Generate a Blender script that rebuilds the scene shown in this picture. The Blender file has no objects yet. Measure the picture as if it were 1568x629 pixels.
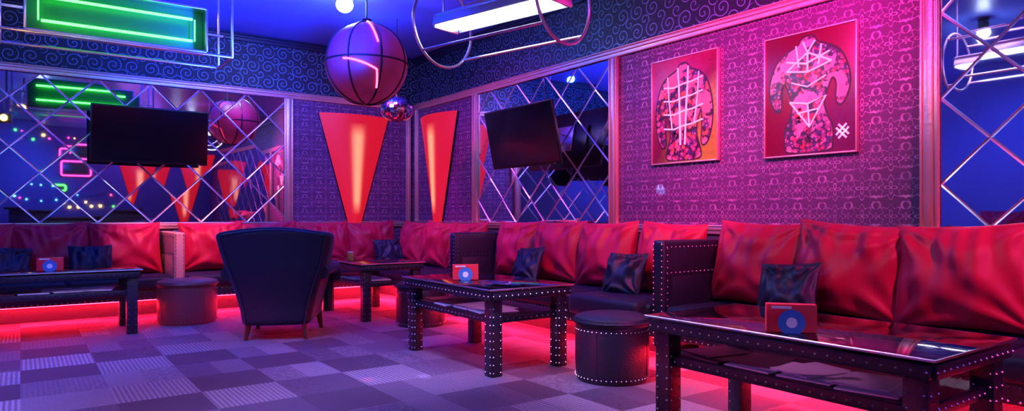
import bpy, bmesh, math, random
from mathutils import Matrix, Vector, noise
random.seed(7)
R=math.radians
XW=4.9; YB=9.35; ZC=3.5; XL=-3.5; YF=-4.0; ZT=2.76
scene=bpy.context.scene
scene.view_settings.view_transform='Standard'

# ------------------------------------------------------------- materials
class NT:
    def __init__(s,name):
        s.mat=bpy.data.materials.new(name); s.mat.use_nodes=True
        s.t=s.mat.node_tree; s.n=s.t.nodes; s.l=s.t.links
        s.b=s.n.get('Principled BSDF'); s.out=s.n.get('Material Output')
    def set(s,k,v):
        i=s.b.inputs[k]
        if isinstance(v,bpy.types.NodeSocket): s.l.new(v,i)
        else: i.default_value=v
        return s
    def m(s,op,a,b=None,c=None):
        nd=s.n.new('ShaderNodeMath'); nd.operation=op
        for k,v in enumerate((a,b,c)):
            if v is None: continue
            if isinstance(v,bpy.types.NodeSocket): s.l.new(v,nd.inputs[k])
            else: nd.inputs[k].default_value=v
        return nd.outputs[0]
    def coord(s,which='Object'):
        c=s.n.new('ShaderNodeTexCoord'); return c.outputs[which]
    def sep(s,v):
        nd=s.n.new('ShaderNodeSeparateXYZ'); s.l.new(v,nd.inputs[0]); return nd.outputs
    def comb(s,*a):
        nd=s.n.new('ShaderNodeCombineXYZ')
        for k,v in enumerate(a):
            if isinstance(v,bpy.types.NodeSocket): s.l.new(v,nd.inputs[k])
            else: nd.inputs[k].default_value=v
        return nd.outputs[0]
    def noise(s,scale,detail=3,vec=None,rough=.5,dist=0):
        nd=s.n.new('ShaderNodeTexNoise'); nd.inputs['Scale'].default_value=scale
        nd.inputs['Detail'].default_value=detail; nd.inputs['Roughness'].default_value=rough
        nd.inputs['Distortion'].default_value=dist
        s.l.new(vec if vec is not None else s.coord(),nd.inputs['Vector']); return nd.outputs['Fac']
    def ramp(s,f,stops,interp='LINEAR'):
        nd=s.n.new('ShaderNodeValToRGB'); cr=nd.color_ramp; cr.interpolation=interp
        while len(cr.elements)<len(stops): cr.elements.new(.5)
        for e,(p,c) in zip(cr.elements,stops):
            e.position=p; e.color=(*c,1) if len(c)==3 else c
        s.l.new(f,nd.inputs[0]); return nd.outputs[0]
    def mix(s,f,a,b):
        nd=s.n.new('ShaderNodeMix'); nd.data_type='RGBA'
        for k,v in ((0,f),(6,a),(7,b)):
            if isinstance(v,bpy.types.NodeSocket): s.l.new(v,nd.inputs[k])
            else: nd.inputs[k].default_value=(*v,1) if isinstance(v,tuple) and len(v)==3 else v
        return nd.outputs[2]
    def bump(s,h,strength=.3,dist=.01):
        nd=s.n.new('ShaderNodeBump'); nd.inputs['Strength'].default_value=strength
        nd.inputs['Distance'].default_value=dist; s.l.new(h,nd.inputs['Height'])
        s.l.new(nd.outputs[0],s.b.inputs['Normal']); return s

def simple(name,col,rough=.5,metal=0,bumpscale=0,bs=.2,spec=.5,var=0,sheen=0,sheencol=None,coat=0):
    t=NT(name); t.set('Base Color',(*col,1)).set('Roughness',rough).set('Metallic',metal)
    t.set('Specular IOR Level',spec)
    if sheen:
        t.set('Sheen Weight',sheen); t.set('Sheen Roughness',.4)
        if sheencol: t.set('Sheen Tint',(*sheencol,1))
    if coat: t.set('Coat Weight',coat); t.set('Coat Roughness',.1)
    if bumpscale:
        n=t.noise(bumpscale,4); t.bump(n,bs,.01)
        if var:
            t.set('Base Color',t.mix(t.noise(bumpscale*.12,3),tuple(c*(1-var) for c in col),tuple(min(1,c*(1+var)) for c in col)))
    return t.mat
def emis(name,col,strength,base=(0,0,0)):
    t=NT(name); t.set('Base Color',(*base,1)).set('Emission Color',(*col,1)).set('Emission Strength',strength)
    return t.mat

def wallpaper(name,axis):
    t=NT(name); s=t.sep(t.coord()); h=s[axis]; z=s[2]
    p=.20
    def rose(du,dv,a,b,k):
        u=t.m('SUBTRACT',t.m('FRACT',t.m('ADD',t.m('DIVIDE',h,p),du)),.5)
        v=t.m('SUBTRACT',t.m('FRACT',t.m('ADD',t.m('DIVIDE',z,p),dv)),.5)
        r=t.m('SQRT',t.m('ADD',t.m('MULTIPLY',u,u),t.m('MULTIPLY',v,v)))
        th=t.m('ARCTAN2',v,t.m('ABSOLUTE',u))
        lim=t.m('ADD',t.m('MULTIPLY',t.m('COSINE',t.m('MULTIPLY',th,k)),b),a)
        return u,v,r,th,lim
    u,v,r,th,lim=rose(0,0,.13,.08,4.)
    f1=t.m('LESS_THAN',t.m('ABSOLUTE',t.m('SUBTRACT',r,lim)),.028)
    core=t.m('LESS_THAN',r,.045)
    _,_,r1,th1,l1=rose(0,0,.35,.07,8.)
    ring=t.m('LESS_THAN',t.m('ABSOLUTE',t.m('SUBTRACT',r1,l1)),.018)
    u2,v2,r2,th2,l2=rose(.5,.5,.15,.08,4.)
    th2s=t.m('SINE',t.m('ADD',t.m('MULTIPLY',th2,3.),t.m('MULTIPLY',r2,20.)))
    f2=t.m('MULTIPLY',t.m('LESS_THAN',r2,.26),t.m('GREATER_THAN',th2s,.5))
    _,_,r3,_,l3=rose(.5,0,.07,.04,4.); f3=t.m('LESS_THAN',t.m('ABSOLUTE',t.m('SUBTRACT',r3,l3)),.02)
    mk=t.m('MAXIMUM',t.m('MAXIMUM',f1,ring),t.m('MAXIMUM',f2,t.m('MAXIMUM',f3,core)))
    nz=t.noise(14,4); fine=t.noise(220,2)
    mk2=t.m('MULTIPLY',mk,t.m('MULTIPLY_ADD',nz,1.7,-.3)); mk2=t.m('MINIMUM',t.m('MAXIMUM',mk2,0.),1.)
    base=t.mix(fine,(.025,.008,.035),(.14,.036,.16))
    t.set('Base Color',t.mix(mk2,base,(.60,.30,.50)))
    t.set('Metallic',t.m('MULTIPLY',mk,.4)); t.set('Roughness',t.m('MULTIPLY_ADD',mk,-.2,.5))
    t.bump(t.m('ADD',mk,t.m('MULTIPLY',fine,.6)),.5,.006)
    return t.mat
def scrollpaper(name,axis):
    t=NT(name); s=t.sep(t.coord()); h=s[axis]; z=s[2]
    masks=[]
    for (p,off) in ((.20,0.),(.20,.5)):
        a=t.m('ADD',t.m('DIVIDE',h,p),off); b=t.m('ADD',t.m('DIVIDE',z,p),off)
        u=t.m('SUBTRACT',t.m('FRACT',a),.5); v=t.m('SUBTRACT',t.m('FRACT',b),.5)
        wn=t.n.new('ShaderNodeTexWhiteNoise'); wn.noise_dimensions='2D'
        t.l.new(t.comb(t.m('FLOOR',a),t.m('FLOOR',b),0.),wn.inputs['Vector'])
        sg=t.m('MULTIPLY_ADD',t.m('GREATER_THAN',wn.outputs['Value'],.5),2.,-1.)
        r=t.m('SQRT',t.m('ADD',t.m('MULTIPLY',u,u),t.m('MULTIPLY',v,v)))
        th=t.m('DIVIDE',t.m('ARCTAN2',v,t.m('MULTIPLY',u,sg)),2*math.pi)
        sp=t.m('FRACT',t.m('ADD',t.m('ADD',th,t.m('MULTIPLY',r,4.0)),wn.outputs['Value']))
        ln=t.m('LESS_THAN',t.m('ABSOLUTE',t.m('SUBTRACT',sp,.5)),.085)
        lim=.44 if off==0 else .30
        masks.append(t.m('MULTIPLY',ln,t.m('LESS_THAN',r,lim)))
    mk=t.m('MAXIMUM',*masks)
    t.set('Base Color',t.mix(mk,(.006,.008,.02),(.15,.25,.42)))
    t.set('Metallic',t.m('MULTIPLY',mk,.3)); t.set('Roughness',t.m('MULTIPLY_ADD',mk,-.1,.5))
    t.bump(mk,.3,.005)
    return t.mat
def carpet():
    t=NT('carpet_tiles'); s=t.sep(t.coord())
    def cells(px,py,ox,oy):
        fa=t.m('FLOOR',t.m('ADD',t.m('DIVIDE',s[0],px),ox)); fb=t.m('FLOOR',t.m('ADD',t.m('DIVIDE',s[1],py),oy))
        wn=t.n.new('ShaderNodeTexWhiteNoise'); wn.noise_dimensions='2D'; t.l.new(t.comb(fa,fb,0.),wn.inputs['Vector'])
        return fa,fb,wn.outputs['Value']
    fa,fb,v1=cells(.46,.46,0,0); _,_,v2=cells(.23,.46,.0,0.); _,_,v3=cells(.92,.92,.5,.5)
    par=t.m('ABSOLUTE',t.m('MODULO',t.m('ADD',fa,fb),2.))
    val=t.m('ADD',t.m('ADD',t.m('MULTIPLY',v1,.50),t.m('MULTIPLY',v2,.16)),t.m('ADD',t.m('MULTIPLY',par,.18),t.m('MULTIPLY',v3,.16)))
    st1=t.m('SINE',t.m('MULTIPLY',s[0],2*math.pi/.028)); st2=t.m('SINE',t.m('MULTIPLY',s[1],2*math.pi/.028))
    st=t.m('ADD',t.m('MULTIPLY',st1,par),t.m('MULTIPLY',st2,t.m('SUBTRACT',1.,par)))
    stm=t.m('GREATER_THAN',st,.0)
    n=t.noise(110,5,None,.8); big=t.noise(1.7,4); sm_=t.noise(28,4,None,.7)
    val=t.m('ADD',val,t.m('MULTIPLY_ADD',sm_,.14,-.07))
    base=t.ramp(val,[(0,(.02,.018,.04)),(.32,(.055,.048,.095)),(.42,(.13,.118,.19)),(.52,(.25,.235,.325)),(.70,(.34,.325,.43))],'CONSTANT')
    dark=t.mix(.65,base,(.02,.018,.04))
    use=t.m('MULTIPLY',stm,t.m('MULTIPLY_ADD',t.m('GREATER_THAN',v1,.4),.5,.42))
    col=t.mix(use,base,dark)
    col=t.mix(t.m('MINIMUM',t.m('MAXIMUM',t.m('MULTIPLY_ADD',n,2.6,-.85),0.),1.),col,(.04,.034,.07))
    col=t.mix(t.m('MULTIPLY',big,.4),col,(.06,.05,.095))
    t.set('Base Color',col).set('Roughness',.9).set('Specular IOR Level',.2)
    t.bump(t.m('ADD',n,t.m('MULTIPLY',st,.15)),.7,.006)
    return t.mat

M_WPR=wallpaper('damask_wallpaper_y',1); M_WPB=wallpaper('damask_wallpaper_x',0)
M_SCR=scrollpaper('scroll_wallpaper_y',1); M_SCB=scrollpaper('scroll_wallpaper_x',0)
M_CARPET=carpet()
M_CEIL=simple('satin_ceiling',(.14,.24,.75),.3,0,6,.05)
M_PAINT=simple('blue_wall_paint',(.12,.16,.42),.6,0,3,.05,var=.5)
M_DARKPAINT=simple('dark_wall_paint',(.06,.06,.19),.5,0,30,.05)
M_GOLD=simple('gilded_trim',(.90,.58,.50),.36,.8,40,.25,var=.15)
M_DARKTRIM=simple('dark_cornice',(.012,.015,.04),.4,0,20,.1)
t=NT('mirror_glass'); t.set('Base Color',(.80,.76,.92,1)).set('Metallic',1.).set('Roughness',.02); M_MIR=t.mat
t=NT('mirror_bevel'); t.set('Base Color',(.98,.9,.98,1)).set('Metallic',1.).set('Roughness',.3); M_BEV=t.mat
def velvet(name,col,hi):
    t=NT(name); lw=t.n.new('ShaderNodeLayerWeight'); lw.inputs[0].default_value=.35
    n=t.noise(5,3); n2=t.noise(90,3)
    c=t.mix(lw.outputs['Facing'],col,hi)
    c=t.mix(t.m('MULTIPLY',n,.6),c,tuple(x*.3 for x in col))
    t.set('Base Color',c).set('Roughness',.46).set('Sheen Weight',.15).set('Sheen Tint',(1,.1,.25,1)).set('Specular IOR Level',.28)
    t.bump(n2,.15,.006); return t.mat
M_VELVET=velvet('crimson_velvet',(.44,.005,.045),(.66,.03,.12))
M_NAVY=simple('navy_satin',(.008,.014,.04),.5,0,18,.2,.35,.3,.1,(.2,.3,.8))
M_LEATHER=simple('black_leather',(.010,.012,.028),.34,0,90,.3,.5)
M_SEAT=simple('black_velvet_seat',(.006,.007,.022),.55,0,30,.3,.3,.2,.15,(.3,.3,.9))
M_TAN=simple('tan_leather',(.55,.34,.28),.45,0,60,.2)
M_BROWN=simple('brown_leather',(.14,.04,.05),.38,0,70,.3)
M_STUD=simple('nickel_stud',(.36,.32,.40),.4,1)
M_STEEL=simple('brushed_steel',(.75,.72,.8),.28,1,80,.05)
M_BLACK=simple('black_plastic',(.008,.008,.01),.3)
M_SCREEN=simple('tv_screen_glass',(.005,.005,.008),.14,0,0,0,.45)
M_WOOD=simple('dark_wood_leg',(.03,.012,.01),.35,0,25,.2)
M_PAPER=simple('printed_paper',(.9,.87,.92),.6,0,12,.05,.3,.1)
M_MAG=simple('magazine_cover',(.12,.05,.07),.3,0,25,.05,.5,.6)
M_REDBOX=simple('red_card',(.75,.02,.04),.4)
M_DISCB=simple('disc_blue',(.05,.20,.55),.3); M_DISCW=simple('disc_white',(.8,.8,.85),.4)
M_LED=emis('red_led_strip',(1,.008,.03),560)
M_WHITE=emis('white_tube',(.70,.80,1),28); M_GREEN=emis('green_neon',(.06,1,.08),9)
M_PINK=emis('pink_neon',(1,.05,.45),6); M_SPOT=emis('spot_lens',(.55,.70,1),110)
M_REDNEON=emis('red_neon',(1,.05,.14),10); M_YEL=emis('amber_lens',(1,.55,.08),25)
M_GPLATE=simple('green_backplate',(.012,.17,.04),.45)
M_GREY=simple('white_reflector',(.45,.47,.55),.3,.5)
t=NT('smoked_glass'); gl=t.n.new('ShaderNodeBsdfGlossy'); gl.inputs['Roughness'].default_value=.05
tr=t.n.new('ShaderNodeBsdfTransparent'); tr.inputs[0].default_value=(.50,.32,.40,1)
fr=t.n.new('ShaderNodeFresnel'); fr.inputs[0].default_value=1.9
gl.inputs[0].default_value=(1,.95,1,1)
mx=t.n.new('ShaderNodeMixShader'); t.l.new(fr.outputs[0],mx.inputs[0]); t.l.new(tr.outputs[0],mx.inputs[1]); t.l.new(gl.outputs[0],mx.inputs[2]); t.l.new(mx.outputs[0],t.out.inputs[0]); M_GLASS=t.mat
t=NT('sheer_net_fabric'); tr=t.n.new('ShaderNodeBsdfTransparent'); tr.inputs[0].default_value=(.7,.3,.5,1)
t.set('Base Color',(.20,.03,.09,1)).set('Roughness',.5)
t.set('Emission Color',(.55,.03,.14,1)); t.set('Emission Strength',t.m('MULTIPLY',t.noise(3,2),.40))  # inner lamp glow painted into the net as faint patchy emission
mx=t.n.new('ShaderNodeMixShader'); mx.inputs[0].default_value=.74
t.l.new(tr.outputs[0],mx.inputs[1]); t.l.new(t.b.outputs[0],mx.inputs[2]); t.l.new(mx.outputs[0],t.out.inputs[0]); M_NET=t.mat
# sconce shade: the tube's glow is painted in as an emission gradient
t=NT('sconce_shade'); s=t.sep(t.coord()); ax=t.m('ABSOLUTE',s[0])
wd=t.m('MULTIPLY_ADD',s[2],.045,.075)
g=t.m('EXPONENT',t.m('MULTIPLY',t.m('POWER',t.m('DIVIDE',ax,wd),3.),-1.))
vz=t.m('MINIMUM',1.,t.m('MULTIPLY',t.m('SUBTRACT',.66,t.m('ABSOLUTE',s[2])),5.))
g=t.m('MAXIMUM',t.m('MULTIPLY',g,vz),0.)
t.set('Base Color',(.25,.003,.008,1)).set('Roughness',.45)
t.set('Emission Color',t.mix(g,(.82,.010,.028),(1.,.34,.20))); t.set('Emission Strength',t.m('MULTIPLY_ADD',g,.5,.70)); M_SHADE=t.mat

# ------------------------------------------------------------- mesh builder
class B:
    def __init__(s,name): s.name=name; s.bm=bmesh.new(); s.mats=[]
    def mi(s,m):
        if m not in s.mats: s.mats.append(m)
        return s.mats.index(m)
    def merge(s,tb,m,mat=Matrix()):
        k=s.mi(m)
        for f in tb.faces: f.material_index=k
        tb.transform(mat); me=bpy.data.meshes.new('t'); tb.to_mesh(me); tb.free()
        s.bm.from_mesh(me); bpy.data.meshes.remove(me)
    def box(s,c,d,m,bev=0,rot=None,seg=2):
        tb=bmesh.new(); bmesh.ops.create_cube(tb,size=1)
        bmesh.ops.scale(tb,vec=d,verts=tb.verts)
        if bev: bmesh.ops.bevel(tb,geom=tb.edges[:],offset=bev,segments=seg,profile=.5,affect='EDGES')
        M=Matrix.Translation(c)
        if rot is not None: M=M@rot
        s.merge(tb,m,M)
    def cyl(s,a,b,r,m,r2=None,seg=20,bev=0):
        a=Vector(a); b=Vector(b); d=b-a; tb=bmesh.new()
        bmesh.ops.create_cone(tb,cap_ends=True,segments=seg,radius1=r,radius2=r if r2 is None else r2,depth=d.length)
        if bev:
            ed=[e for e in tb.edges if abs(e.verts[0].co.z-e.verts[1].co.z)<1e-6]
            bmesh.ops.bevel(tb,geom=ed,offset=bev,segments=3,profile=.5,affect='EDGES')
        M=Matrix.Translation((a+b)/2)@d.to_track_quat('Z','Y').to_matrix().to_4x4()
        s.merge(tb,m,M)
    def sph(s,c,r,m,u=24,v=14,sc=(1,1,1)):
        tb=bmesh.new(); bmesh.ops.create_uvsphere(tb,u_segments=u,v_segments=v,radius=r)
        s.merge(tb,m,Matrix.Translation(c)@Matrix.Diagonal((*sc,1)))
    def studs(s,pts,r=.008,m=None):
        m=m or M_STUD; k=s.mi(m)
        for p in pts:
            p=Vector(p); vs=[s.bm.verts.new(p+Vector(o)*r) for o in ((1,0,0),(0,1,0),(-1,0,0),(0,-1,0),(0,0,1),(0,0,-1))]
            for a,b in ((0,1),(1,2),(2,3),(3,0)):
                s.bm.faces.new((vs[a],vs[b],vs[4])).material_index=k
                s.bm.faces.new((vs[b],vs[a],vs[5])).material_index=k
    def line(s,a,b,sp=.05,r=.0075,m=None):
        a=Vector(a); b=Vector(b); n=max(1,int((b-a).length/sp)); s.studs([a.lerp(b,i/n) for i in range(n+1)],r,m)
    def tube(s,pts,r,m,closed=False,seg=8):
        pts=[Vector(p) for p in pts]; n=len(pts); tb=bmesh.new(); rings=[]; up=None
        for i,p in enumerate(pts):
            if closed: d=pts[(i+1)%n]-pts[i-1]
            else: d=pts[min(i+1,n-1)]-pts[max(i-1,0)]
            d.normalize()
            if up is None: up=d.orthogonal().normalized()
            else: up=(up-d*up.dot(d)).normalized()
            w=d.cross(up)
            rings.append([tb.verts.new(p+r*(math.cos(2*math.pi*j/seg)*up+math.sin(2*math.pi*j/seg)*w)) for j in range(seg)])
        for i in range(n if closed else n-1):
            A=rings[i]; Bq=rings[(i+1)%n]
            for j in range(seg): tb.faces.new((A[j],A[(j+1)%seg],Bq[(j+1)%seg],Bq[j]))
        if not closed: tb.faces.new(rings[0][::-1]); tb.faces.new(rings[-1])
        s.merge(tb,m)
    def lathe(s,prof,m,c=(0,0,0),seg=40):
        tb=bmesh.new(); rings=[]
        for r,z in prof: rings.append([tb.verts.new((r*math.cos(2*math.pi*j/seg),r*math.sin(2*math.pi*j/seg),z)) for j in range(seg)])
        for A,Bq in zip(rings,rings[1:]):
            for j in range(seg): tb.faces.new((A[j],A[(j+1)%seg],Bq[(j+1)%seg],Bq[j]))
        tb.faces.new(rings[0][::-1]); tb.faces.new(rings[-1]); s.merge(tb,m,Matrix.Translation(c))
    def poly(s,pts,m):
        k=s.mi(m); f=s.bm.faces.new([s.bm.verts.new(p) for p in pts]); f.material_index=k; f.normal_update()
        bmesh.ops.triangulate(s.bm,faces=[f],ngon_method='EAR_CLIP')
    def done(s,M=Matrix(),angle=40,parent=None):
        me=bpy.data.meshes.new(s.name); bmesh.ops.recalc_face_normals(s.bm,faces=s.bm.faces[:]); s.bm.to_mesh(me); s.bm.free()
        for m in s.mats: me.materials.append(m)
        me.polygons.foreach_set('use_smooth',[True]*len(me.polygons)); me.set_sharp_from_angle(angle=R(angle))
        o=bpy.data.objects.new(s.name,me); scene.collection.objects.link(o)
        if parent: o.parent=parent
        o.matrix_local=M
        return o
RZ=lambda a: Matrix.Rotation(R(a),4,'Z')
RX=lambda a: Matrix.Rotation(R(a),4,'X')
RY=lambda a: Matrix.Rotation(R(a),4,'Y')
T=lambda *a: Matrix.Translation(a)
def MR(y,z=0,x=XW): return T(x,y,z)@RZ(-90)      # local x -> world -y, front(-y) -> -x
def MBk(x,z=0,y=YB): return T(x,y,z)

# ------------------------------------------------------------- room shell
b=B('floor'); b.box(((XL+XW)/2,(YF+YB)/2,-.05),(XW-XL+.4,YB-YF+.4,.1),M_CARPET); b.done()
b=B('ceiling'); b.box(((XL+XW)/2,(YF+YB)/2,ZC+.05),(XW-XL+.4,YB-YF+.4,.1),M_CEIL); b.done()
b=B('wall_right'); b.box((XW+.1,(YF+YB)/2,ZT/2),(.2,YB-YF,ZT),M_WPR); b.box((XW+.1,(YF+YB)/2,(ZT+ZC)/2),(.2,YB-YF,ZC-ZT),M_SCR); b.done()
b=B('wall_back'); b.box(((XL+XW)/2,YB+.1,ZT/2),(XW-XL,.2,ZT),M_WPB); b.box(((XL+XW)/2,YB+.1,(ZT+ZC)/2),(XW-XL,.2,ZC-ZT),M_SCB); b.done()
b=B('wall_left'); b.box((XL-.1,(YF+YB)/2,ZC/2),(.2,YB-YF,ZC),M_PAINT); b.done()
b=B('wall_front'); b.box(((XL+XW)/2,YF-.1,ZC/2),(XW-XL,.2,ZC),M_DARKPAINT); b.done()

def trimH(name,M,L,z,w=.11,m=M_GOLD):
    b=B(name); b.box((L/2,-.018,z),(L,.034,w),m,.008); b.box((L/2,-.036,z+w*.12),(L,.03,w*.42),m,.012); b.box((L/2,-.045,z+w*.38),(L,.03,w*.16),m,.006)
    b.done(M)
def trimV(name,M,z0,z1,w=.11):
    b=B(name); h=z1-z0; b.box((0,-.018,(z0+z1)/2),(w,.034,h),M_GOLD,.008); b.box((0,-.036,(z0+z1)/2),(w*.5,.03,h),M_GOLD,.014)
    for q in (-.4,.4): b.box((w*q,-.038,(z0+z1)/2),(w*.12,.02,h),M_GOLD,.004)
    b.done(M)
trimH('trim_1',MR(YB-.05),YB-YF-.1,ZT-.01,.09); trimH('trim_2',MBk(XL),XW-XL-.1,ZT-.01,.09)
trimH('trim_3',MR(YB-.05),YB-YF-.1,.985,.08); trimH('trim_4',MBk(XL),XW-XL-.1,.985,.08)
trimH('trim_5',MR(YB-.05),YB-YF-.1,ZC-.05,.1,M_DARKTRIM); trimH('trim_6',MBk(XL),XW-XL-.1,ZC-.05,.1,M_DARKTRIM)
k=7
for y in (7.59,5.0,2.04,YB-.12): trimV('trim_%d'%k,MR(y),1.025,ZT-.055,.12 if y<9 else .07); k+=1
for x in (2.97,XW-.12): trimV('trim_%d'%k,MBk(x),1.025,ZT-.055,.12 if x<3.5 else .07); k+=1

def mirror(M,w,h,p=.56):
    b=B('diamond_tile_mirror'); bm=b.bm; i0=b.mi(M_MIR); i1=b.mi(M_BEV)
    hd=p/2; n=int(w/hd)+2; mz=int(h/hd)+2; sc=1-.055
    for i in range(-1,n+1):
        for j in range(-1,mz+1):
            if (i+j)%2: continue
            cx=i*hd; cz=j*hd; a=random.uniform(-.012,.012); c=random.uniform(-.012,.012)
            off=[(hd,0),(0,hd),(-hd,0),(0,-hd)]
            o=[bm.verts.new((cx+x,0,cz+z)) for x,z in off]
            q=[bm.verts.new((cx+x*sc,-.0045+a*x+c*z,cz+z*sc)) for x,z in off]
            bm.faces.new(q).material_index=i0
            for e in range(4): bm.faces.new((o[e],o[(e+1)%4],q[(e+1)%4],q[e])).material_index=i1
    for co,no in (((0,0,0),(-1,0,0)),((w,0,0),(1,0,0)),((0,0,0),(0,0,-1)),((0,0,h),(0,0,1))):
        bmesh.ops.bisect_plane(bm,geom=bm.verts[:]+bm.edges[:]+bm.faces[:],plane_co=co,plane_no=no,clear_outer=True)
    b.box((w/2,.006,h/2),(w,.008,h),M_BLACK)
    me=bpy.data.meshes.new('m'); bm.to_mesh(me); bm.free()
    for m in b.mats: me.materials.append(m)
    o=bpy.data.objects.new(b.name,me); scene.collection.objects.link(o); o.matrix_world=M
mirror(MR(7.525,1.03,XW-.012),2.46,1.665)
mirror(MR(1.975,1.03,XW-.012),5.0,1.665)
mirror(MBk(XL+.6,1.03,YB-.012),2.905-XL-.6,1.665)

# ------------------------------------------------------------- sofas
def sofa(b,M,L,arm0=False,arm1=False,am=None):
    am=am or M_LEATHER; t=B('tmp'); t.mats=b.mats
    t.box((L/2,-.36,.09),(L-.1,.6,.18),M_LEATHER)
    t.box((L/2,-.49,.245),(L,.96,.11),M_LEATHER,.012)
    t.box((L/2,-.86,.185),(L-.06,.03,.010),M_LED)
    t.box((L/2,-.11,.60),(L,.2,.66),M_LEATHER,.03)
    n=max(1,round(L/.95)); w=L/n
    for i in range(n):
        t.box(((i+.5)*w,-.60,.365),(w-.012,.80,.15),M_SEAT,.045,None,4)
    t.line((.03,-.975,.28),(L-.03,-.975,.28)); t.line((.03,-.975,.21),(L-.03,-.975,.21))
    for on,x0 in ((arm0,-.055),(arm1,L+.055)):
        if not on: continue
        t.box((x0,-.50,.52),(.11,1.0,.80),am,.022,None,3)
        for sx in (-.057,.057):
            for z in (.87,.68): t.line((x0+sx,-.96,z),(x0+sx,-.06,z),.045,.006)
            t.line((x0+sx,-.955,.2),(x0+sx,-.955,.86),.045,.006)
            t.box((x0+sx*.93,-.5,.42),(.012,.80,.46),am,.005)
        for sx in (-.04,.04): t.line((x0+sx,-1.002,.15),(x0+sx,-1.002,.89),.04)
        t.line((x0-.04,-1.,.895),(x0+.04,-1.,.895),.04)
        t.box((x0,-.9,.06),(.09,.12,.12),M_WOOD,.01)
    t.bm.transform(M); me=bpy.data.meshes.new('t'); t.bm.to_mesh(me); t.bm.free(); b.bm.from_mesh(me); bpy.data.meshes.remove(me)
b=B('sofa'); sofa(b,MR(3.42,0,XW-.06),4.2,arm0=True); b.done()
b=B('sofa'); sofa(b,MR(6.40,0,XW-.06),2.85,arm0=True)
b.box((3.99,4.0,.37),(.5,.8,.17),M_SEAT,.05,None,4); b.done()
b=B('corner_sofa'); sofa(b,MR(9.29,0,XW-.06),2.76); sofa(b,MBk(1.50,0,YB-.06),2.33); b.done()
b=B('sofa'); sofa(b,MBk(-1.6,0,YB-.06),2.98,arm1=True,am=M_TAN); b.done()
b=B('sofa'); sofa(b,T(XL+.06,2.0,0)@RZ(90),4.4,arm0=True,arm1=True); b.done()

def cushion(name,M,w,h,t,m,seed=0,n=52):
    tb=bmesh.new(); rng=random.Random(seed); ph=[rng.uniform(0,6) for _ in range(4)]; fq=[rng.uniform(6,10) for _ in range(4)]; grid={}
    gx=rng.uniform(-.4,.4)
    for side in (-1,1):
        for i in range(n+1):
            for j in range(n+1):
                u=-1+2*i/n; v=-1+2*j/n; edge=i in(0,n) or j in(0,n)
                if side==1 and edge: grid[(side,i,j)]=grid[(-1,i,j)]; continue
                prof=((1-abs(u)**2.3)*(1-abs(v)**2.3))**.66
                x=u*w/2*(1-.05*(1-v*v)*abs(u)**3); z=v*h/2*(1-.07*(1-u*u)*abs(v)**3)
                wr=0
                for q,(cx,cz) in enumerate(((-1,1),(1,1),(-1,-1),(1,-1))):
                    dx=u-cx; dz=v-cz; rr=math.hypot(dx,dz); th=math.atan2(dz,dx)
                    k=math.sin(fq[q]*1.4*th+ph[q]+1.8*noise.noise(Vector((u,v,q+seed))))
                    wr+=.030*k*math.exp(-rr*1.4)*min(1,rr*3)
                k=math.sin(9*(u-gx*.5*(v-1))+ph[0]+3*noise.noise(Vector((u*1.2,v*.7,seed+4))))
                wr+=.019*k*max(0,.3+.7*v)
                k=math.sin(21*u+5*noise.noise(Vector((u*1.0,v*.8,seed+14))))
                wr+=.010*k*max(0,v+.3)
                wr+=.036*noise.noise(Vector((u*1.7,v*1.1,seed)))+.012*noise.noise(Vector((u*4,v*2.2,seed+5)))
                y=side*(t/2*prof)+wr*min(1,prof*1.5)*side
                grid[(side,i,j)]=tb.verts.new((x,y,z))
    for side in (-1,1):
        for i in range(n):
            for j in range(n):
                q=[grid[(side,i,j)],grid[(side,i+1,j)],grid[(side,i+1,j+1)],grid[(side,i,j+1)]]
                tb.faces.new(q if side==-1 else q[::-1])
    b=B(name); b.merge(tb,m)
    return b.done(M,80)
def cush_at(M,x,w=.74,h=.62,t=.27,tilt=12,y=-.37,roll=0,seed=0,z0=.435,m=None,name='velvet_cushion'):
    h2=h/2*math.cos(R(tilt))
    cushion(name,M@T(x,y,z0+h2)@RX(-tilt)@RY(roll)@RZ(random.uniform(-5,5)),w,h,t,m or M_VELVET,seed)
MRw=MR(0,0,XW-.06); sd=1
for y in (3.06,2.36,1.68,.95,.2): cush_at(MRw,-y,.78,.64,.30,12,-.38,random.uniform(-3,3),sd); sd+=1
for y in (6.06,5.38,4.68,3.92): cush_at(MRw,-y,.76,.63,.30,12,-.38,random.uniform(-3,3),sd); sd+=1
for y in (8.55,7.85,7.15): cush_at(MRw,-y,.74,.61,.28,12,-.38,random.uniform(-4,4),sd); sd+=1
MBw=MBk(0,0,YB-.06)
for x in (1.9,2.6,3.3,4.0): cush_at(MBw,x,.74,.61,.28,12,-.38,random.uniform(-3,3),sd); sd+=1
for x in (.98,.28,-.42,-1.12): cush_at(MBw,x,.74,.61,.28,12,-.38,random.uniform(-3,3),sd); sd+=1
MLw=T(XL+.06,0,0)@RZ(90)
for x in (2.5,3.4,4.3,5.2,6.0): cush_at(MLw,x,.76,.61,.27,12,-.38,random.uniform(-3,3),sd); sd+=1
for MM,x in ((MRw,-2.62),(MRw,-4.14),(MRw,-5.5),(MBw,4.12),(MBw,.62),(MBw,-.12)):
    cush_at(MM,x,.42,.38,.16,22,-.68,random.uniform(-7,7),sd,.435,M_NAVY,'small_pillow'); sd+=1

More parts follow.
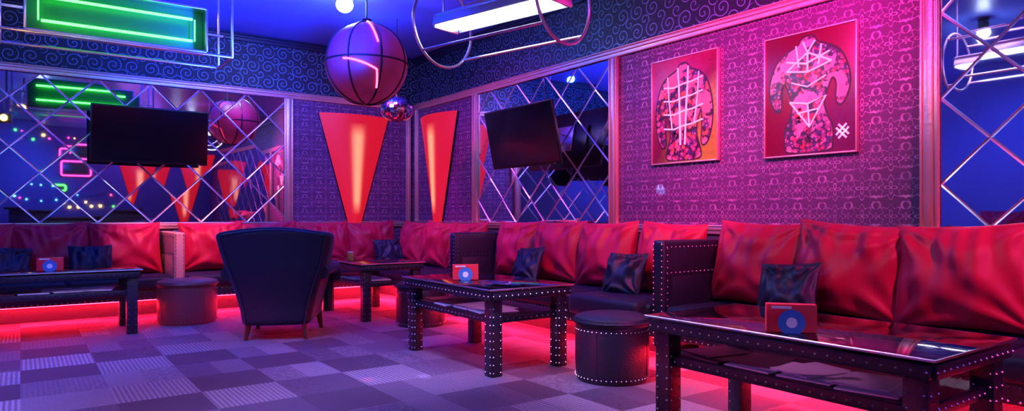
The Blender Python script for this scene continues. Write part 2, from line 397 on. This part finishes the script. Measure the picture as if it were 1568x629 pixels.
# ------------------------------------------------------------- tables
def table(M,L=1.34,W=.74):
    b=B('coffee_table'); lg=.09
    for sx in (-1,1):
        for sy in (-1,1):
            x=sx*(L/2-.035-lg/2); y=sy*(W/2-.035-lg/2)
            b.box((x,y,.27),(lg,lg,.54),M_LEATHER,.006)
            for q in (-.030,.030):
                for s2 in (-1,1):
                    b.line((x+q,y+s2*(lg/2+.001),.03),(x+q,y+s2*(lg/2+.001),.52),.05,.0058)
                    b.line((x+s2*(lg/2+.001),y+q,.03),(x+s2*(lg/2+.001),y+q,.52),.05,.0058)
    for sy in (-1,1):
        b.box((0,sy*(W/2-.05),.555),(L-.04,.09,.055),M_LEATHER,.006)
        b.line((-L/2+.03,sy*(W/2-.004),.555),(L/2-.03,sy*(W/2-.004),.555),.05,.006)
        b.box((0,sy*(W/2-.09),.385),(L-.12,.06,.05),M_LEATHER,.006)
        b.line((-L/2+.14,sy*(W/2-.059),.385),(L/2-.14,sy*(W/2-.059),.385),.05,.006)
        b.line((-L/2+.03,sy*(W/2-.05),.586),(L/2-.03,sy*(W/2-.05),.586),.06,.006)
    for sx in (-1,1):
        b.box((sx*(L/2-.05),0,.555),(.09,W-.06,.055),M_LEATHER,.006)
        b.line((sx*(L/2-.004),-W/2+.03,.555),(sx*(L/2-.004),W/2-.03,.555),.05,.006)
        b.line((sx*(L/2-.05),-W/2+.05,.586),(sx*(L/2-.05),W/2-.05,.586),.06,.006)
        b.box((sx*(L/2-.10),0,.385),(.07,W-.12,.05),M_LEATHER,.006)
        b.line((sx*(L/2-.064),-W/2+.14,.385),(sx*(L/2-.064),W/2-.14,.385),.05,.006)
    b.box((0,0,.402),(L-.16,W-.14,.02),M_LEATHER)
    b.box((0,0,.600),(L,W,.012),M_GLASS,.003)
    b.tube([(sx*(L/2),sy*(W/2),.600) for sx,sy in ((-1,-1),(1,-1),(1,1),(-1,1))],.006,M_STEEL,True,8)
    b.done(M)
tabs=[(T(2.92,1.72,0)@RZ(90),1.34),(T(2.93,4.45,0)@RZ(90),1.30),(T(3.22,7.2,0)@RZ(90),1.2),(T(.24,7.58,0)@RZ(180),1.38)]
for M,L in tabs: table(M,L)
def menu(x,y,a=-36):
    b=B('menu_card_box'); b.box((0,0,.06),(.20,.05,.118),M_REDBOX,.003)
    b.cyl((.0,-.0255,.042),(.0,-.0285,.042),.055,M_DISCB,seg=32); b.cyl((0,-.0285,.042),(0,-.0305,.042),.022,M_DISCW,seg=24)
    b.box((-.04,-.0262,.105),(.08,.002,.010),M_DISCW)
    b.done(T(x,y,.609)@RZ(a))
menu(2.66,1.66,-50); menu(2.80,4.5,-30); menu(.22,7.45,-10)
b=B('candle_holder'); b.cyl((0,0,0),(0,0,.09),.035,simple('amber_glass',(.6,.25,.05),.15),seg=20,bev=.006); b.cyl((0,0,.09),(0,0,.10),.03,M_DISCW,seg=20); b.box((.09,0,.02),(.08,.06,.04),M_REDBOX,.004); b.done(T(2.98,7.2,.609))
def papers(M,L):
    b=B('magazine_stack')
    for i in range(4):
        x=-.36+i*.25; m=M_MAG if i in (3,) else M_PAPER
        b.box((x,.13+random.uniform(-.02,.02),.004),(.23,.30,.007),m,0,RZ(random.uniform(-12,12)))
        b.box((x+.05,.10,.0115),(.21,.28,.005),M_PAPER if i<2 else M_MAG,0,RZ(random.uniform(-14,14)))
    b.done(M)
for M,L in tabs: papers(M@T(0,0,.414),L)

# ------------------------------------------------------------- ottomans
def ottoman(x,y,r,h,m):
    b=B('round_ottoman')
    b.lathe([(r*.93,.0),(r*.95,.02),(r*.985,.06),(r,.15),(r*1.0,h*.6),(r*.985,h-.075),(r*.97,h-.06)],m)
    b.lathe([(r*.97,h-.062),(r*1.02,h-.05),(r*1.035,h-.03),(r*1.0,h-.008),(r*.85,h+.006),(r*.5,h+.014),(r*.02,h+.016)],m)
    n=48
    for z in (.035,h-.085): b.studs([(r*1.0*math.cos(2*math.pi*i/n),r*1.0*math.sin(2*math.pi*i/n),z) for i in range(n)],.005)
    b.tube([(r*1.03*math.cos(2*math.pi*i/40),r*1.03*math.sin(2*math.pi*i/40),h-.03) for i in range(40)],.007,m,True,6)
    for i in range(4):
        a=2*math.pi*i/4+.4; b.tube([(r*.992*math.cos(a),r*.992*math.sin(a),z) for z in (.05,.12,.22,h-.1)],.004,m,False,5)
    b.done(T(x,y,0))
ottoman(3.26,3.36,.25,.43,M_LEATHER); ottoman(3.30,6.16,.25,.43,M_LEATHER); ottoman(1.41,7.72,.285,.44,M_BROWN)

# ------------------------------------------------------------- armchair
ch=bpy.data.objects.new('armchair',None); scene.collection.objects.link(ch); ch.matrix_world=T(1.82,6.10,0)@RZ(-28)
def sm(a,b_,x):
    q=min(1,max(0,(x-a)/(b_-a))); return q*q*(3-2*q)
bm=bmesh.new(); zs=[.13,.2,.3,.4,.5,.58,.64,.70,.77,.85,.92,.975]; rows=[]
for z in zs:
    w=.30+.20*sm(.1,1.0,z); Lf=.74-.44*sm(.56,.74,z)-.10*sm(.8,.98,z); cr=.11
    pts=[]
    for i in range(8): pts.append((-w,Lf+(cr-Lf)*i/8))
    for i in range(7):
        a=math.pi+ (math.pi/2)*i/6; pts.append((-w+cr+cr*math.cos(a),cr+cr*math.sin(a)))
    for i in range(1,8): pts.append((-(w-cr)+2*(w-cr)*i/8,-.02*math.sin(math.pi*i/8)))
    for i in range(7):
        a=1.5*math.pi+(math.pi/2)*i/6; pts.append((w-cr+cr*math.cos(a),cr+cr*math.sin(a)))
    for i in range(1,9): pts.append((w,cr+(Lf-cr)*i/8))
    lean=-.16*max(0,z-.35)
    rows.append([bm.verts.new((x,y+lean,z+(.02*math.cos(min(1,abs(x)/w)*math.pi*.9) if z>.9 else 0))) for x,y in pts])
for A,C in zip(rows,rows[1:]):
    for i in range(len(A)-1): bm.faces.new((A[i],A[i+1],C[i+1],C[i]))
me=bpy.data.meshes.new('shell'); bm.to_mesh(me); bm.free(); me.materials.append(M_SEAT)
me.polygons.foreach_set('use_smooth',[True]*len(me.polygons))
o=bpy.data.objects.new('shell',me); scene.collection.objects.link(o); o.parent=ch
md=o.modifiers.new('s','SOLIDIFY'); md.thickness=.10; md.offset=-1
md=o.modifiers.new('sub','SUBSURF'); md.levels=2; md.render_levels=2
b=B('seat'); b.box((0,.36,.22),(.54,.62,.16),M_SEAT,.02); b.box((0,.38,.38),(.47,.64,.16),M_SEAT,.055,None,4); b.done(parent=ch)
b=B('arms')
for sx in (-1,1):
    b.tube([(sx*.40,.02,.60),(sx*.415,.2,.625),(sx*.42,.45,.62),(sx*.425,.66,.60),(sx*.43,.745,.55),(sx*.42,.755,.47)],.062,M_SEAT,False,16)
    b.cyl((sx*.41,.74,.59),(sx*.41,.80,.59),.072,M_SEAT,seg=28,bev=.015)
    b.tube([(sx*.36,.75,z) for z in (.16,.3,.45,.55)],.045,M_SEAT,False,14)
b.done(parent=ch)
b=B('piping')
b.tube([(-.43+.86*i/20, -.115-.015*math.sin(math.pi*i/20),1.0-.045*abs(2*i/20-1)**2) for i in range(21)],.007,M_NAVY,False,6)
for sx in (-1,1): b.tube([(sx*(.30+.20*sm(.1,1.0,z)-.05),.008-.16*max(0,z-.35),z) for z in (.14,.25,.4,.55,.7,.85,.95)],.006,M_NAVY,False,6)
b.done(parent=ch)
b=B('legs')
for x,y in ((-.24,.10),(.24,.10),(-.28,.68),(.28,.68)):
    b.cyl((x*1.08,y+(-.05 if y<.3 else .03),0),(x,y,.17),.018,M_WOOD,.034,16)
b.done(parent=ch)

# ------------------------------------------------------------- TVs
def tv(M,w,h,standoff,tilt,swing=0):
    b=B('wall_tv'); P=T(0,-standoff,0)@RZ(swing)@RX(tilt)
    t=B('x'); t.mats=b.mats
    t.box((0,0,0),(w,.035,h),M_BLACK,.008); t.box((0,.03,-.04),(w*.6,.04,h*.55),M_BLACK,.01)
    t.box((0,-.0185,.006),(w-.03,.004,h-.045),M_SCREEN)
    t.box((w*.42,-.0205,-h/2+.012),(.03,.003,.006),M_STEEL)
    t.box((0,.06,0),(.3,.02,.3),M_STEEL,.004)
    t.bm.transform(P); me=bpy.data.meshes.new('t'); t.bm.to_mesh(me); t.bm.free(); b.bm.from_mesh(me)
    b.box((0,-.012,0),(.22,.024,.34),M_STEEL,.004)
    a=Vector((0,-.02,0)); c=P@Vector((0,.06,0)); mid=(a+c)/2+Vector((.10,0,0))
    for z in (-.06,.06): b.tube([a+Vector((0,0,z)),mid+Vector((0,0,z)),c+Vector((0,0,z*.8))],.013,M_STEEL)
    b.tube([a+Vector((.08,0,-.15)),mid+Vector((.08,0,-.22)),c+Vector((.06,.02,-.12))],.006,M_BLACK)
    b.done(M)
tv(MBk(1.26,2.05,YB-.018),1.24,.66,.30,9)
tv(MR(6.12,1.99,XW-.018),1.26,.68,.34,12)

# ------------------------------------------------------------- sconces
def sconce(M):
    b=B('wall_sconce'); tw=.53; bw=.10; zt=.775; zb=-.775; d=.14
    tb=bmesh.new(); nx=14; nz=10; g=[]
    for j in range(nz+1):
        z=zb+(zt-zb)*j/nz; w=bw+(tw-bw)*j/nz; row=[]
        for i in range(nx+1):
            u=-1+2*i/nx; row.append(tb.verts.new((u*w,-.03-d*(1-u*u)*(.5+.5*j/nz),z)))
        g.append(row)
    for A,C in zip(g,g[1:]):
        for i in range(nx): tb.faces.new((A[i],A[i+1],C[i+1],C[i]))
    b.merge(tb,M_SHADE)
    for sx in (-1,1): b.box((sx*(tw+bw)/2,-.015,0),(.012,.03,1.60),M_BLACK,.002,RY(sx*15.6))
    b.box((0,-.014,zb+.02),(.2,.028,.03),M_BLACK,.003); b.box((0,-.014,zt-.03),(1.0,.028,.03),M_BLACK,.003)
    b.cyl((0,-.05,-.6),(0,-.05,.6),.018,M_DISCW)
    b.done(M)
sconce(MBk(3.92,1.78)); sconce(MR(8.57,1.78))
for x in (4.2,2.9): sconce(T(x,YF,1.9)@RZ(180))

# ------------------------------------------------------------- artwork
def bg(name,ca,cb,cc):
    t=NT(name); s=t.sep(t.coord()); n=t.noise(3.0,5,None,.6,.8)
    d=t.m('ADD',t.m('SUBTRACT',s[0],s[2]),t.m('MULTIPLY_ADD',n,1.2,-.6))
    t.set('Base Color',t.mix(t.m('MULTIPLY',t.noise(30,4),.7),t.ramp(t.m('MULTIPLY_ADD',d,.8,.5),[(.15,ca),(.5,cb),(.85,cc)]),(.06,.005,.02))).set('Roughness',.3); return t.mat
M_BG1=bg('art_ground_a',(.36,.05,.12),(.17,.012,.05),(.36,.55,.04)); M_BG2=bg('art_ground_b',(.11,.004,.02),(.17,.006,.03),(.12,.03,.10))
def flowers(name,cols,sc=26,skin=(.62,.30,.30),th=.5):
    t=NT(name); vo=t.n.new('ShaderNodeTexVoronoi'); vo.inputs['Scale'].default_value=sc; t.l.new(t.coord(),vo.inputs['Vector'])
    s=t.sep(vo.outputs['Color']); c=t.ramp(s[0],[(i/len(cols),k) for i,k in enumerate(cols)],'CONSTANT')
    c=t.mix(t.m('LESS_THAN',vo.outputs['Distance'],.2),c,(.6,.3,.3))
    c=t.mix(t.m('GREATER_THAN',vo.outputs['Distance'],.62),c,(.03,.01,.03))
    n=t.noise(6,3,None,.6,.5); n2=t.noise(9,3)
    sk=t.mix(n2,tuple(q*.3 for q in skin),skin)
    c=t.mix(t.m('GREATER_THAN',n,th),c,sk)
    t.set('Base Color',c).set('Roughness',.3); return t.mat
M_FL1=flowers('flower_collage_a',[(.24,.03,.10),(.10,.02,.09),(.34,.09,.16),(.05,.03,.12),(.3,.12,.04)],26,(.62,.34,.30),.52)
M_FL2=flowers('flower_collage_b',[(.20,.03,.12),(.09,.02,.09),(.33,.12,.2),(.04,.03,.10),(.22,.02,.05)],34,(.62,.38,.38),.52)
t=NT('glowing_rope_paint'); t.set('Base Color',(1,.92,.90,1)).set('Emission Color',(1,.6,.6,1)).set('Emission Strength',.4); M_ROPE=t.mat  # rope paint with a glow put in by slight emission
M_PETAL=simple('pink_petal_paint',(.45,.15,.2),.4); M_OUTL=simple('dark_maroon_paint',(.03,.004,.015),.4)
def art(M,w,h,var):
    b=B('framed_artwork'); f=.012
    b.box((0,-.018,0),(w,.024,h),M_BG1 if var==0 else M_BG2,.002)
    for s_ in (-1,1):
        b.box((s_*(w/2+f/2),-.02,0),(f,.036,h+2*f),M_GOLD,.002); b.box((0,-.02,s_*(h/2+f/2)),(w,.036,f),M_GOLD,.002)
    def P(x,z,y=-.0318): return (x*w,y,z*h)
    def smooth(pts,it=2):
        for _ in range(it):
            o=[]
            for i in range(len(pts)):
                a=pts[i]; c=pts[(i+1)%len(pts)]
                o.append((a[0]*.75+c[0]*.25,a[1]*.75+c[1]*.25)); o.append((a[0]*.25+c[0]*.75,a[1]*.25+c[1]*.75))
            pts=o
        return pts
    if var==0:
        half=[(.06,.43),(.09,.37),(.24,.33),(.34,.26),(.40,.14),(.44,-.04),(.42,-.2),(.36,-.34),(.27,-.36),(.29,-.2),(.285,-.02),(.255,-.02),(.20,-.14),(.19,-.26),(.26,-.40),(.27,-.485)]
        fm=M_FL1
    else:
        half=[(.07,.46),(.09,.40),(.22,.36),(.33,.31),(.40,.22),(.45,.08),(.42,-.06),(.34,-.14),(.30,-.08),(.32,.06),(.26,.12),(.21,.02),(.16,-.08),(.19,-.18),(.27,-.30),(.26,-.42),(.25,-.485)]
        fm=M_FL2
    pts=smooth([(x,z) for x,z in half]+[(-x,z) for x,z in half[::-1]])
    # dark contour: offset outwards along the outline normal
    n_=len(pts); ol=[]
    for i in range(n_):
        a=pts[i-1]; c=pts[(i+1)%n_]; tx,tz=c[0]-a[0],c[1]-a[1]; l=math.hypot(tx,tz) or 1
        ol.append((max(-.48,min(.48,pts[i][0]-tz/l*.018)),max(-.492,pts[i][1]+tx/l*.018)))
    b.poly([P(x,z,-.0306) for x,z in ol],M_OUTL)
    b.poly([P(x,z) for x,z in pts],fm)
    q=random.Random(var+3)
    for _ in range(40 if var else 26):
        z=q.uniform(-.44,.3); x=q.uniform(-.15,.15); r=q.uniform(.010,.020)
        fl=[]
        for i in range(20):
            a=2*math.pi*i/20; rr=r*(1+.35*math.cos(5*a)); fl.append((x*w+rr*math.cos(a),-.0335,z*h+rr*math.sin(a)))
        b.poly(fl,q.choice([M_PETAL,fm,M_REDBOX,M_OUTL]))
    def rope(pl,r=.0075): b.tube([P(x,z,-.037) for x,z in pl],r,M_ROPE,False,6)
    if var==0:
        for z in (.25,.12,-.01,-.15): rope([(-.30,z-.02),(-.14,z-.035),(0,z-.01),(.14,z),(.30,z+.03)])
        rope([(-.08,.4),(-.06,.2),(-.05,0),(-.04,-.34)]); rope([(.08,.4),(.07,.2),(.05,0),(.03,-.34)]); rope([(-.24,.33),(-.22,.1),(-.17,-.18)],.005); rope([(.24,.33),(.22,.1),(.17,-.15)],.005)
    else:
        rope([(-.05,.42),(.0,.33),(-.24,.20)]); rope([(.08,.42),(.0,.33),(.26,.23)]); rope([(-.24,.28),(-.02,.24),(.24,.31)]); rope([(-.24,.20),(0,.17),(.26,.23)]); rope([(-.13,.4),(-.10,.22)],.006); rope([(.15,.38),(.12,.22)],.006); rope([(0,.17),(0,.33)])
        rope([(-.2,-.06),(0,-.09),(.2,-.04),(.02,-.28),(-.2,-.06)]); rope([(-.12,-.16),(.12,-.14)],.006); rope([(-.0,-.09),(.02,-.28)],.006); rope([(-.18,.10),(0,.05),(.2,.12)],.006)
        for a_ in (45,135):
            for o_ in (-.012,.012):
                b.box((.37*w+o_*math.sin(R(a_)),-.034,-.34*h+o_*1.5*math.cos(R(a_))),(.11,.004,.014),M_ROPE,0,RY(a_))
    b.done(M,30)
art(MR(4.10,2.07),.74,.95,0); art(MR(2.895,2.04),.73,.93,1)

# ------------------------------------------------------------- ceiling lamps
def ring(c,r,n=48,y=0): return [(c[0]+r*math.cos(2*math.pi*i/n),y,c[2]+r*math.sin(2*math.pi*i/n)) for i in range(n)]
def hooplamp(x,y,z,ang):
    b=B('hoop_cage_pendant_lamp'); hl=.60; r=.33   # local axis = y
    for q in (-hl,hl): b.tube(ring((0,0,0),r,56,y=q),.012,M_STEEL,True,8)
    for k_ in range(4):
        a=math.pi/4+k_*math.pi/2; b.tube([(r*math.cos(a),-hl,r*math.sin(a)),(r*math.cos(a),hl,r*math.sin(a))],.011,M_STEEL)
    b.box((0,0,.055),(.26,1.14,.035),M_GREY,.01)
    for s_ in (-1,1):
        b.box((s_*.135,0,.02),(.012,1.14,.10),M_GREY,.003,RY(s_*-25)); b.box((0,s_*.57,.01),(.27,.02,.11),M_STEEL,.006)
        b.cyl((s_*.055,-.55,-.005),(s_*.055,.55,-.005),.028,M_WHITE,seg=20)
        b.cyl((0,s_*.6,.03),(0,s_*.6,r),.007,M_STEEL); b.cyl((0,s_*.6,r),(0,s_*.6,ZC-z),.005,M_STEEL)
        b.cyl((0,s_*.57,.03),(0,s_*.6,.03),.01,M_STEEL)
        b.cyl((0,s_*.6,ZC-z-.02),(0,s_*.6,ZC-z),.04,M_STEEL)
    b.done(T(x,y,z)@RZ(ang))
hooplamp(2.96,4.27,2.65,14.6); hooplamp(1.9,2.5,2.68,0)
b=B('rectangular_neon_pendant'); L=1.72
fz=-.27; tz=.42; fy=.27
for z in (fz,tz):
    for y in (-fy,fy): b.box((0,y,z),(L,.022,.022),M_STEEL,.003)
    for x in (-L/2,L/2): b.box((x,0,z),(.022,fy*2,.022),M_STEEL,.003)
for x in (-L/2,L/2):
    for y in (-fy,fy):
        b.box((x,y,(fz+tz)/2),(.022,.022,tz-fz),M_STEEL,.003); b.cyl((x,y,tz),(x,y,ZC-2.83),.005,M_STEEL)
b.box((0,.10,.0),(1.36,.03,.40),M_GPLATE,.006)
for s_ in (-1,1): b.box((0,.03,s_*.2),(1.38,.15,.02),M_STEEL,.003); b.box((s_*.69,.03,0),(.02,.15,.4),M_STEEL,.003); b.box((s_*.78,.1,0),(.17,.02,.02),M_STEEL)
b.tube([(-.58,.03,.10),(.58,.03,.10)],.012,M_GREEN,False,12); b.tube([(-.58,.03,-.10),(.58,.03,-.10)],.012,M_GREEN,False,12)
b.tube([(-.60,.03,-.10),(-.60,.03,.10)],.006,M_GREEN,False,10); b.tube([(.60,.03,-.10),(.60,.03,.10)],.006,M_GREEN,False,10)
b.tube([(-.58,.15,.10),(.58,.15,.10)],.012,M_GREEN,False,12); b.tube([(-.58,.15,-.10),(.58,.15,-.10)],.012,M_GREEN,False,12)
b.done(T(.72,6.86,2.83))
# net ball lamp
b=B('globe_pendant_lamp'); r=.415; b.sph((0,0,0),r,M_NET,48,28)
for k_ in range(4):
    a=math.pi*k_/4+.35; b.tube([(r*1.004*math.cos(q)*math.cos(a),r*1.004*math.cos(q)*math.sin(a),r*1.004*math.sin(q)) for q in [2*math.pi*i/56 for i in range(56)]],.010,M_BLACK,True,6)
b.tube([(r*1.004*math.cos(2*math.pi*i/56),r*1.004*math.sin(2*math.pi*i/56),0) for i in range(56)],.010,M_BLACK,True,6)
ri=r*1.015
def sp(lon,lat): lon=R(lon);lat=R(lat); return (ri*math.cos(lat)*math.sin(lon),-ri*math.cos(lat)*math.cos(lon),ri*math.sin(lat))
b.tube([sp(4+12*i/16,84-64*i/16) for i in range(17)],.010,M_REDNEON); b.tube([sp(-32+46*i/16,-4-14*(i/16)**1.6) for i in range(17)],.010,M_REDNEON)
b.tube([sp(14+4*i/8,-18-26*i/8) for i in range(9)],.009,M_REDNEON)
b.cyl((0,0,r-.01),(0,0,ZC-2.66),.008,M_BLACK); b.cyl((0,0,r-.02),(0,0,r+.04),.05,M_BLACK); b.done(T(2.88,6.54,2.66)@RZ(-23.7))
# mirror ball
t=NT('mirror_ball_tiles'); s=t.sep(t.coord()); th=t.m('ARCTAN2',s[1],s[0]); ph=t.m('ARCTAN2',s[2],t.m('SQRT',t.m('ADD',t.m('MULTIPLY',s[0],s[0]),t.m('MULTIPLY',s[1],s[1]))))
wn=t.n.new('ShaderNodeTexWhiteNoise'); wn.noise_dimensions='2D'; t.l.new(t.comb(t.m('FLOOR',t.m('MULTIPLY',th,9.)),t.m('FLOOR',t.m('MULTIPLY',ph,10.)),0.),wn.inputs['Vector'])
t.set('Base Color',t.ramp(wn.outputs['Value'],[(0,(.25,.1,.2)),(.5,(.8,.5,.65)),(.8,(1,.9,1))])).set('Metallic',1.).set('Roughness',.15)
b=B('mirror_ball'); b.sph((0,0,0),.20,t.mat,28,16,(1,1,.8)); b.cyl((0,0,.15),(0,0,ZC-2.4),.004,M_BLACK); b.cyl((0,0,.14),(0,0,.19),.03,M_BLACK); b.done(T(3.72,7.55,2.4),10)
def spotfix(x,y,r=.06,l=.15):
    b=B('ceiling_spotlight'); b.cyl((0,0,-.0),(0,0,-.03),.06,M_BLACK); b.cyl((0,0,-.03),(0,0,-.06),.02,M_BLACK); b.cyl((0,0,-.05),(0,0,-l),r*.95,M_BLACK,r*1.1,24)
    b.sph((0,0,-l-r*.55),r,M_SPOT,24,12,(1,1,.9)); b.done(T(x,y,ZC))
spotfix(2.80,6.93,.09,.10); spotfix(.2,3.5); spotfix(3.4,-.5); spotfix(1.5,0.5)
def projector(x,y,z):
    b=B('disco_light_projector'); b.cyl((0,0,0),(0,0,ZC-z),.012,M_BLACK); b.box((0,-.0,-.06),(.2,.22,.14),M_BLACK,.01); b.cyl((0,.11,-.06),(0,.13,-.06),.045,M_YEL); b.done(T(x,y,z))
projector(-.25,5.6,2.6); projector(-.05,4.6,2.95)

# ------------------------------------------------------------- far end of the room (seen in mirrors)
def neonframe(name,M,w,h,m):
    b=B(name); b.box((0,-.015,0),(w+.1,.03,h+.1),M_BLACK,.005)
    pts=[]
    for (cx,cz,a0) in ((w/2-.05,h/2-.05,0),(-w/2+.05,h/2-.05,90),(-w/2+.05,-h/2+.05,180),(w/2-.05,-h/2+.05,270)):
        for i in range(5): a=R(a0+22.5*i); pts.append((cx+.05*math.cos(a),-.05,cz+.05*math.sin(a)))
    b.tube(pts,.018,m,True,8); b.done(M)
neonframe('neon_sign',T(1.1,YF,2.75)@RZ(180),.7,.4,M_PINK); neonframe('neon_sign',T(.5,YF,2.2)@RZ(180),.7,.16,M_GREEN)
cl=[M_GREEN,M_PINK,M_YEL,emis('cyan_bulb',(.1,.5,1),12),M_REDNEON]
q=random.Random(2)
for row,z in enumerate((3.32,1.8,1.5)):
    b=B('fairy_lights')
    pts=[(XL+.3+i*.16+q.uniform(-.06,.06),YF+.03,z-q.uniform(0,.16)) for i in range(33)]
    b.tube(pts,.004,M_BLACK,False,5)
    for p in pts:
        if q.random()<.5: b.sph(p,q.uniform(.010,.028),q.choice(cl),8,6)
    b.done()
b=B('bar_counter'); b.box((0,0,.53),(3.4,.6,1.04),M_LEATHER,.02); b.box((0,0,1.08),(3.6,.75,.06),M_WOOD,.01); b.box((0,.305,.5),(3.2,.02,.05),M_PINK); b.line((-1.6,.302,.95),(1.6,.302,.95),.06,.012); b.done(T(1.2,YF+1.3,0))

# ------------------------------------------------------------- lights
def lamp(name,typ,loc,col,e,size=.3,target=None,spot=60,blend=.6):
    l=bpy.data.lights.new(name,typ); l.color=col; l.energy=e
    l.shadow_soft_size=size
    if typ=='SPOT': l.spot_size=R(spot); l.spot_blend=blend
    o=bpy.data.objects.new(name,l); scene.collection.objects.link(o); o.location=loc
    if target is not None: o.rotation_euler=(Vector(target)-Vector(loc)).to_track_quat('-Z','Y').to_euler()
    return o
BL=(.01,.06,1); MG=(1,.02,.38)
lamp('floor_wash_spot','SPOT',(1.9,2.9,3.42),(.74,.42,1),1250,.10,(1.6,3.0,0),88,.9)
lamp('floor_wash_spot','SPOT',(-.2,4.6,3.42),(.20,.22,1),1350,.10,(.1,4.8,0),100,.9)
lamp('blue_ceiling_wash','SPOT',(2.2,5.6,2.4),BL,1500,.10,(2.1,6.4,3.5),125,.9)
lamp('blue_ceiling_wash','POINT',(3.3,7.6,3.1),BL,45,.05)
lamp('blue_room_light','POINT',(-1.2,6.2,3.0),(.06,.12,1),90,.05)
lamp('blue_room_light','SPOT',(-1.4,4.3,3.3),(.03,.10,1),190,.08,(-3.5,4.2,1.4),85,1)
lamp('blue_room_light','SPOT',(.2,-1.2,3.3),(.05,.10,1),560,.08,(-.6,-4.0,1.3),90,1)
lamp('blue_room_light','POINT',(2.6,-2.2,3.1),(.30,.08,1),110,.05)
lamp('magenta_wall_spot','SPOT',(2.2,2.2,3.4),MG,1800,.10,(4.9,3.3,2.45),60,1)
lamp('magenta_wall_spot','SPOT',(2.4,7.4,3.3),(.7,.04,.6),300,.10,(4.9,7.0,1.3),80,.9)
lamp('red_sofa_spot','SPOT',(3.2,-.6,2.9),(1,.04,.22),600,.05,(4.5,2.0,.65),62,.8)
lamp('red_sofa_spot','SPOT',(3.5,2.6,3.2),(1,.04,.26),460,.05,(4.5,5.0,.6),60,.8)
lamp('red_sofa_spot','SPOT',(1.4,7.2,3.3),(1,.16,.12),850,.06,(1.6,9.0,.6),36,.9)
lamp('red_sofa_spot','SPOT',(3.2,6.8,3.2),(1,.03,.15),90,.08,(4.2,8.6,.6),60,.9)
lamp('violet_wall_spot','SPOT',(1.6,6.6,3.2),(.30,.15,1),460,.12,(3.9,9.3,1.6),70,.9)
for loc,tg,c in (((2.88,6.5,2.2),(1.9,4.3,0),(1,.1,.3)),((2.88,6.5,2.2),(2.25,4.15,0),(.6,.4,1)),((2.88,6.5,2.2),(4.9,4.4,1.35),(.2,.4,1)),((2.88,6.5,2.2),(-.1,6.0,0),(.3,.4,1))):
    lamp('added_disco_beam','SPOT',loc,c,700,.01,tg,1.8,.5)  # added narrow spots imitating disco light dots, no fixture of their own
w=bpy.data.worlds.new('world'); scene.world=w; w.use_nodes=True; w.node_tree.nodes['Background'].inputs[0].default_value=(.02,.01,.05,1)

# ------------------------------------------------------------- camera
cd=bpy.data.cameras.new('camera'); cam=bpy.data.objects.new('camera',cd); scene.collection.objects.link(cam)
cam.location=(0,0,1.1); cam.rotation_euler=(R(90),0,R(-35.8)); cd.sensor_width=36; cd.lens=23.97; cd.shift_y=.0105; cd.clip_start=.05
scene.camera=cam
